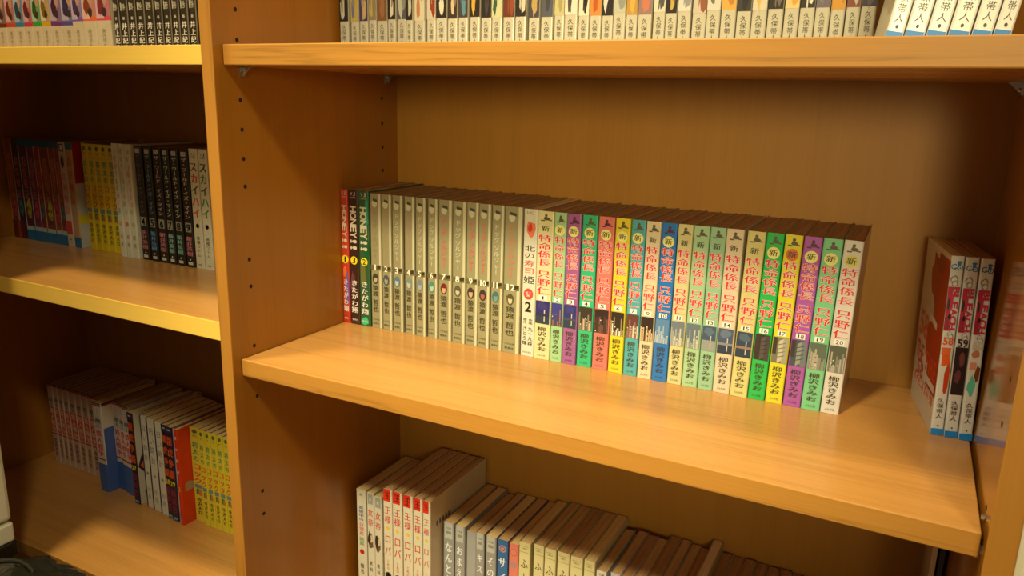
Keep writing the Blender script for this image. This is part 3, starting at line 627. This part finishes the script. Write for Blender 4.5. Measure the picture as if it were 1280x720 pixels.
book(-.5786, -.5612, .1880, MZ, .1745, .114, (200, 160, 110), 'protruding comic showing a red and white cover, middle left shelf', MG,
     right=(205, 200, 180), rzones=[(0, .38, (170, 28, 18)), (.68, .77, (225, 210, 50))], zones=[(.9, 1, (25, 110, 150)), (0, .06, (40, 110, 140))], rprint=rp_red,
     pr=lambda p: p.text('忍空戦記', .12, .6, (190, 70, 60), .6, .05))
M2 = [(-560.6, -545.0), (-544.6, -529.6), (-529.2, -513.2), (-512.8, -497.0), (-496.6, -480.5), (-480.1, -463.8)]
def pr_yel(p):
    p.blob(.02, .07, -.3, .3, (90, 110, 60), 5, 7); p.htext('KC', .09, INK, .003, .4); p.text('将太の', .15, .36, (50, 140, 90), .6, .05, u0=-.05); p.text('コック', .37, .60, (222, 70, 25), .80, .07)
    p.rect(.60, .64, -.35, .35, (110, 140, 130)); p.blob(.64, .72, -.4, .4, (60, 130, 70), 3); p.blob(.65, .73, -.1, .4, (205, 120, 60), 7); p.text('寺沢大介', .74, .93, (60, 50, 20), .5, .05)
for k, (a, b) in enumerate(M2):
    book(mm(a), mm(b), .2045 if k == 0 else .194, MZ, .175, .108, (232, 205, 35), '%s yellow comic with green and red title on the middle left shelf' % ordn(k), 'yellow comics on the middle left shelf', pr=pr_yel)
M3 = [(-452.5, -438.9), (-437.0, -423.5), (-422.5, -408.3), (-405.4, -387.6), (-383.9, -367.2), (-363.5, -345.3), (-343.5, -327.3), (-324.7, -307.8), (-304.3, -286.6), (-284.3, -266.2), (-264.5, -246.2)]
def pr_lace(k):
    def f(p):
        r = random.Random(k)
        for q in range(9): p.blob(.03 + q * .065, .10 + q * .065, r.uniform(-.4, -.1), r.uniform(.1, .4), r.choice(((190, 175, 130), (170, 190, 150), (215, 170, 150), (200, 190, 120))), q + k, 9)
        p.disc(.70, 0, .004, (215, 120, 110) if k == 1 else (190, 190, 110)); p.text('萩尾', .78, .92, (150, 130, 100), .4)
    return f
for k in range(3):
    a, b = M3[k]; book(mm(a), mm(b), .182, MZ, .180, .120, (230, 226, 190), '%s pale flowery comic between the yellow and black ones, middle left shelf' % ordn(k), 'pale flowery comics on the middle left shelf', pr=pr_lace(k))
def pr_win(n, tc, ac):
    def f(p):
        p.rect(.02, .055, -.28, .28, (210, 205, 180)); p.htext('YS', .037, K_, .004, .4); p.text('ザ・ワールド・イズ・マイン', .065, .585, tc, .62, .05)
        p.rect(.615, .695, -.34, .36, (150, 148, 120)); p.ch(n, .0, p.H * .342, .0085, .011, (215, 215, 180), .06)
        p.text('新井英樹', .73, .905, ac, .72, .06); p.disc(.935, 0, .0012, WHT); p.rect(.955, .98, -.28, .28, (210, 205, 180))
    return f
for k, (n, tc, ac, an) in enumerate((('4', (130, 100, 90), (190, 120, 120), 'dull pink'), ('5', (130, 160, 170), (90, 150, 195), 'blue'), ('6', (215, 180, 170), (205, 130, 140), 'rosy'), ('7', (205, 215, 180), (150, 205, 185), 'mint'), ('8', (215, 215, 190), (130, 195, 165), 'green'), ('9', (225, 190, 160), (205, 130, 130), 'pink'))):
    a, b = M3[3 + k] if k < 6 else M3[8]
    book(mm(a), mm(b), .186, MZ, .1775, .125, (36, 32, 26), 'black comic with %s characters below a grey number %s, middle left shelf' % (an, n), 'black comics on the middle left shelf',
         pr=pr_win(n, tc, ac), rot=(0, 0, 0))
def pr_sky(cols):
    def f(p):
        p.htext('YJ', .045, INK, .004, .55, .04); p.htext('COM', .07, INK, .003, .5)
        p.text('スカイハイ', .10, .575, [c for c in cols], .84, .08); p.disc(.635, .02, .0035, K_); p.ch('★', 0, p.H * .365, .006, .006, WHT, 0); p.text('高橋ツトム', .72, .90, (110, 100, 80), .4, .02); p.htext('集英', .965, INK, .0025, .4)
    return f
book(mm(M3[9][0]), mm(M3[9][1]), .186, MZ, .180, .125, (226, 220, 180), 'white comic with thick red title beside the black ones, middle left shelf', MG, pr=pr_sky([(110, 40, 30), (205, 50, 30), (60, 50, 35), (215, 90, 80), (215, 80, 60)]))
book(mm(M3[10][0]), mm(M3[10][1]), .186, MZ, .180, .125, (228, 222, 182), 'white comic with thick green title touching the divider, middle left shelf', MG, pr=pr_sky([(30, 70, 40), (60, 140, 50), (40, 80, 50), (50, 150, 70), (50, 140, 70)]))

# ================================================================== lower shelf of the left bay
BZ = -.395; BG = 'comics on the lower left shelf'
BL = [(-723.7, -707.2), (-705.5, -692.9), (-691.2, -678.6), (-676.9, -662.1), (-661.2, -642.3), (-641.4, -625.0), (-623.3, -606.7), (-605.1, -588.7)]
def pr_rw(blue, k):
    def f(p):
        p.rect(0, .012, -.5, .5, K_); p.rect(.016, .032, -.5, .5, (190, 35, 25)); p.text('少年', .06, .2, (200, 150, 130), .5, .02); p.text('魔王', .17, .28, (80, 90, 70), .7, .05)
        p.rect(.29, .60, -.42, .42, (205, 70, 45) if not blue else (225, 200, 180)); p.text('鉄人戦争', .30, .60, (215, 195, 160) if not blue else (200, 35, 35), .66, .06)
        p.rect(.62, .635, -.5, .5, (190, 35, 25))
        if not blue: p.text('鬼頭武彦', .68, .92, (110, 60, 50), .5, .05)
    return f
for k, (a, b) in enumerate(BL):
    book(mm(a), mm(b), .196, BZ, .160, .110, (215, 178, 145), '%s red and cream comic from the left wall on the lower left shelf' % ordn(k), 'red and cream comics on the lower left shelf', pr=pr_rw(0, k), pages=PAGES[0])
book(-.5882, -.5722, .192, BZ, .162, .110, (215, 178, 145), 'ninth red and cream comic, just left of the blue-footed ones on the lower left shelf', 'red and cream comics on the lower left shelf', pr=pr_rw(0, 9))
def blu(x0, x1, y, lab, **k): book(x0, x1, y, BZ, .168, .112, (225, 215, 190), lab, BG, zones=[(.68, 1, (60, 105, 170))], pr=pr_rw(1, 0), **k)
blu(-.5717, -.5498, .184, 'blue-footed comic left of the one turning its blue cover outwards, lower left shelf')
blu(-.5493, -.5263, .1675, 'comic with blue foot turning a blue and white cover outwards, lower left shelf', right=(228, 210, 180), rzones=[(.0, .02, K_), (.02, .035, (190, 35, 25)), (.28, 1, (80, 110, 175))])
blu(-.5258, -.5053, .187, 'blue-footed comic right after the blue cover, lower left shelf'); blu(-.5048, -.4900, .184, 'second blue-footed comic after the blue cover, lower left shelf'); blu(-.4895, -.4727, .181, 'third blue-footed comic, next to the number 27 comic, lower left shelf')
def pr_or(n):
    def f(p):
        p.rect(0, .07, -.45, .45, (50, 45, 75)); p.htext('MM', .035, WHT, .003, .5); p.text('龍虎争覇', .09, .56, (235, 95, 40), .8, .08, outline=(60, 30, 30)); p.rect(.57, .63, -.42, .42, (50, 35, 30)); p.htext(n, .60, (240, 215, 40), .0085, .8, .06)
        p.text('猿渡哲', .65, .92, (140, 40, 70), .75, .07); p.rect(.96, .985, -.3, .3, (120, 160, 200))
    return f
OR = dict(pages=PAGES[1])
book(-.4722, -.4588, .200, BZ, .160, .108, (215, 200, 165), 'recessed pale comic between the blue-footed and number 27 comics, lower left shelf', BG, pages=PAGES[1])
book(-.4431, -.4300, .188, BZ, .166, .112, (215, 208, 180), 'recessed pale comic after the number 27 comic, lower left shelf', BG, pages=PAGES[1])
book(-.4583, -.4436, .167, BZ, .169, .113, (45, 30, 40), 'dark comic with orange title numbered twenty-seven beside the blue-footed comics, lower left shelf', BG, pr=pr_or('27'), right=(226, 218, 185), rprint=lambda p: (p.blob(.3, .75, -.5, .2, (60, 45, 45), 4), p.blob(.5, .72, -.45, -.1, (230, 110, 70), 5), p.blob(.8, 1, -.45, .1, (50, 35, 70), 6)), **OR)
def pr_wt(p): p.rect(0, 1, -.5, -.34, (60, 50, 80)); p.text('白い時計', .08, .5, (130, 130, 110), .5, .02); p.disc(.62, 0, .003, (150, 150, 120)); p.text('中原', .76, .92, (150, 145, 120), .4)
for k, (a, b, y) in enumerate(((-.4295, -.4120, .170), (-.4115, -.3900, .168), (-.3895, -.3695, .166))):
    book(a, b, y, BZ, .169, .113, (230, 224, 195), '%s white comic with a dark left edge between numbers 27 and 28' % ordn(k), 'white comics between numbers 27 and 28', pr=pr_wt, **OR)
book(-.3690, -.3556, .163, BZ, .169, .113, (45, 30, 40), 'dark comic with orange title numbered twenty-eight right of the three white ones, lower left shelf', BG, pr=pr_or('28'), right=(215, 215, 190), **OR)
book(-.3551, -.3402, .161, BZ, .169, .113, (45, 30, 50), 'dark comic with orange title numbered twenty-nine beside the purple-grey one, lower left shelf', BG, pr=pr_or('29'), right=(150, 140, 160), **OR)
def pr_pur(p): p.rect(0, 1, -.5, .0, (200, 190, 195)); p.blob(.3, .7, -.4, .4, (70, 50, 90), 3); p.blob(.8, 1, -.4, .5, (50, 35, 90), 4); p.htext('12', .62, (240, 215, 40), .006, .5)
book(-.3397, -.3335, .163, BZ, .168, .113, (150, 135, 160), 'purple-grey comic left of the bright red one on the lower left shelf', BG, pr=pr_pur, **OR)
def pr_redc(p): p.text('炎の転校', .03, .5, (245, 225, 190), .5, .08, outline=(150, 20, 10)); p.htext('2', .62, (240, 215, 40), .008, .4)
book(-.3330, -.3240, .158, BZ, .170, .114, (225, 55, 20), 'bright red-orange comic showing its plain cover, lower left shelf', BG, pr=pr_redc, right=(235, 62, 15), rprint=lambda p: (p.text('PLUS', .28, .31, (120, 25, 10), .3, .0, mode='r', u0=-.1), p.blob(.55, .68, -.48, -.25, (190, 150, 110), 3)), **OR)
YB = [(-298.5, -285.4), (-285.0, -271.6), (-271.2, -257.6), (-257.2, -243.9), (-243.5, -230.0)]
for k, (a, b) in enumerate(YB):
    book(mm(a), mm(b), .177, BZ, .170, .113, (235, 212, 50), '%s yellow comic right of the red-orange cover, lower left shelf' % ordn(k), 'yellow comics on the lower left shelf', pr=pr_yel, right=(205, 215, 190), **OR)
book(-.3236, -.2989, .181, BZ, .169, .112, (232, 210, 60), 'recessed yellow comic half hidden by the red-orange cover, lower shelf', BG, pr=pr_yel, **OR)
def pr_last(p): p.text('ドラマ帳', .1, .6, (60, 80, 110), .4, .02); p.rect(.02, .12, -.4, .4, (110, 160, 190)); p.blob(.62, .8, -.3, .5, (120, 50, 40), 3); p.rect(.93, 1, -.5, .5, (40, 120, 170))
for k in range(12):
    a = -.2295 + k * .0165
    book(a, a + .016, .176, BZ, .168, .112, (225, 225, 205) if k == 0 else (215, 205, 170), 'white comic with blue foot against the divider, lower left shelf' if k == 0 else '%s comic hidden behind the divider on the lower left shelf' % ordn(k), BG if k == 0 else 'comics behind the divider on the lower left shelf', pr=pr_last if k == 0 else None, **OR) if k < 3 else None

# ================================================================== things in front of the left bay
CR = plain('cream_plastic', (255, 250, 205), .45, .15, 900)
dr = empty('drawer_cabinet', (-.594, -.26, FZ), 'cream plastic cabinet on a black stand, cut off by the photo left edge', 'cabinet')
box('body', -.15, .17, -.20, .21, .183, 1.25, CR, dr, .006); box('base', -.15, .170, -.20, .210, .150, .1795, CR, dr, .003)
box('drawer', -.14, .16, -.208, -.20, .20, .36, CR, dr, .003); [box('drawer', -.14, .16, -.208, -.20, .37 + .17 * q, .53 + .17 * q, CR, dr, .003) for q in range(5)]
box('handle', -.04, .06, -.214, -.207, .28, .292, mat((180, 168, 130), .5), dr, .002); [box('handle', -.04, .06, -.214, -.207, .455 + .17 * q, .467 + .17 * q, mat((180, 168, 130), .5), dr, .002) for q in range(5)]
BKP = plain('black_lacquer', (28, 26, 22), .25)
st = empty('low_stand', (-.594, -.26, FZ), 'black lacquered low stand carrying the cream plastic cabinet at the left', 'stand')
box('stand_top', -.17, .173, -.22, .212, .128, .1495, BKP, st, .003)
for sx in (-.155, .148):
    for sy in (-.205, .188): box('leg', sx, sx + .018, sy, sy + .018, 0, .1278, BKP, st, .002)
# crumpled black plastic bag
bm = bmesh.new(); bmesh.ops.create_icosphere(bm, subdivisions=5, radius=1)
from mathutils import noise
for v in bm.verts:
    p = v.co.copy(); n = noise.noise(p * 2.2) * .35 + abs(noise.noise(p * 5.5)) * .22 + abs(noise.noise(p * 12)) * .09
    q = p * (1 + n * .5 - .1); z = max(q.z, -.62)
    zz = (z + .62) * .155; zz = zz if zz < .150 else .150 + (zz - .150) * .3; v.co = Vector((q.x * .098, q.y * .072, zz))
BAGM = bpy.data.materials.new('black_plastic_film'); BAGM.use_nodes = True; b_ = BAGM.node_tree.nodes['Principled BSDF']
b_.inputs['Base Color'].default_value = (.018, .019, .014, 1); b_.inputs['Roughness'].default_value = .14
me = bpy.data.meshes.new('plastic_bag'); bm.to_mesh(me); bm.free(); me.materials.append(BAGM)
for p in me.polygons: p.use_smooth = True
bag = empty('plastic_bag', (-.290, -.115, FZ), 'crumpled glossy black plastic bag on the floor below the lower left shelf', 'bag')
o = bpy.data.objects.new('bag_body', me); COL.objects.link(o); o.parent = bag; o.location = (0, 0, .0005)
def tube(name, pts, r, m, parent):
    V, F = [], []; n = 8
    for i, p in enumerate(pts):
        t = (Vector(pts[min(i + 1, len(pts) - 1)]) - Vector(pts[max(i - 1, 0)])).normalized(); a = t.orthogonal().normalized(); b = t.cross(a)
        for k in range(n): q = Vector(p) + (a * math.cos(k * 2 * math.pi / n) + b * math.sin(k * 2 * math.pi / n)) * r; V.append(tuple(q))
    for i in range(len(pts) - 1):
        for k in range(n): F.append((i * n + k, i * n + (k + 1) % n, (i + 1) * n + (k + 1) % n, (i + 1) * n + k))
    link(name, V, F, [m], parent, smooth=True)
tube('bag_handle', [(-.03 + .045 * math.cos(t * math.pi / 12), -.01 + .02 * math.sin(t * .4), .155 + .030 * math.sin(t * math.pi / 12)) for t in range(13)], .0035, BAGM, bag)
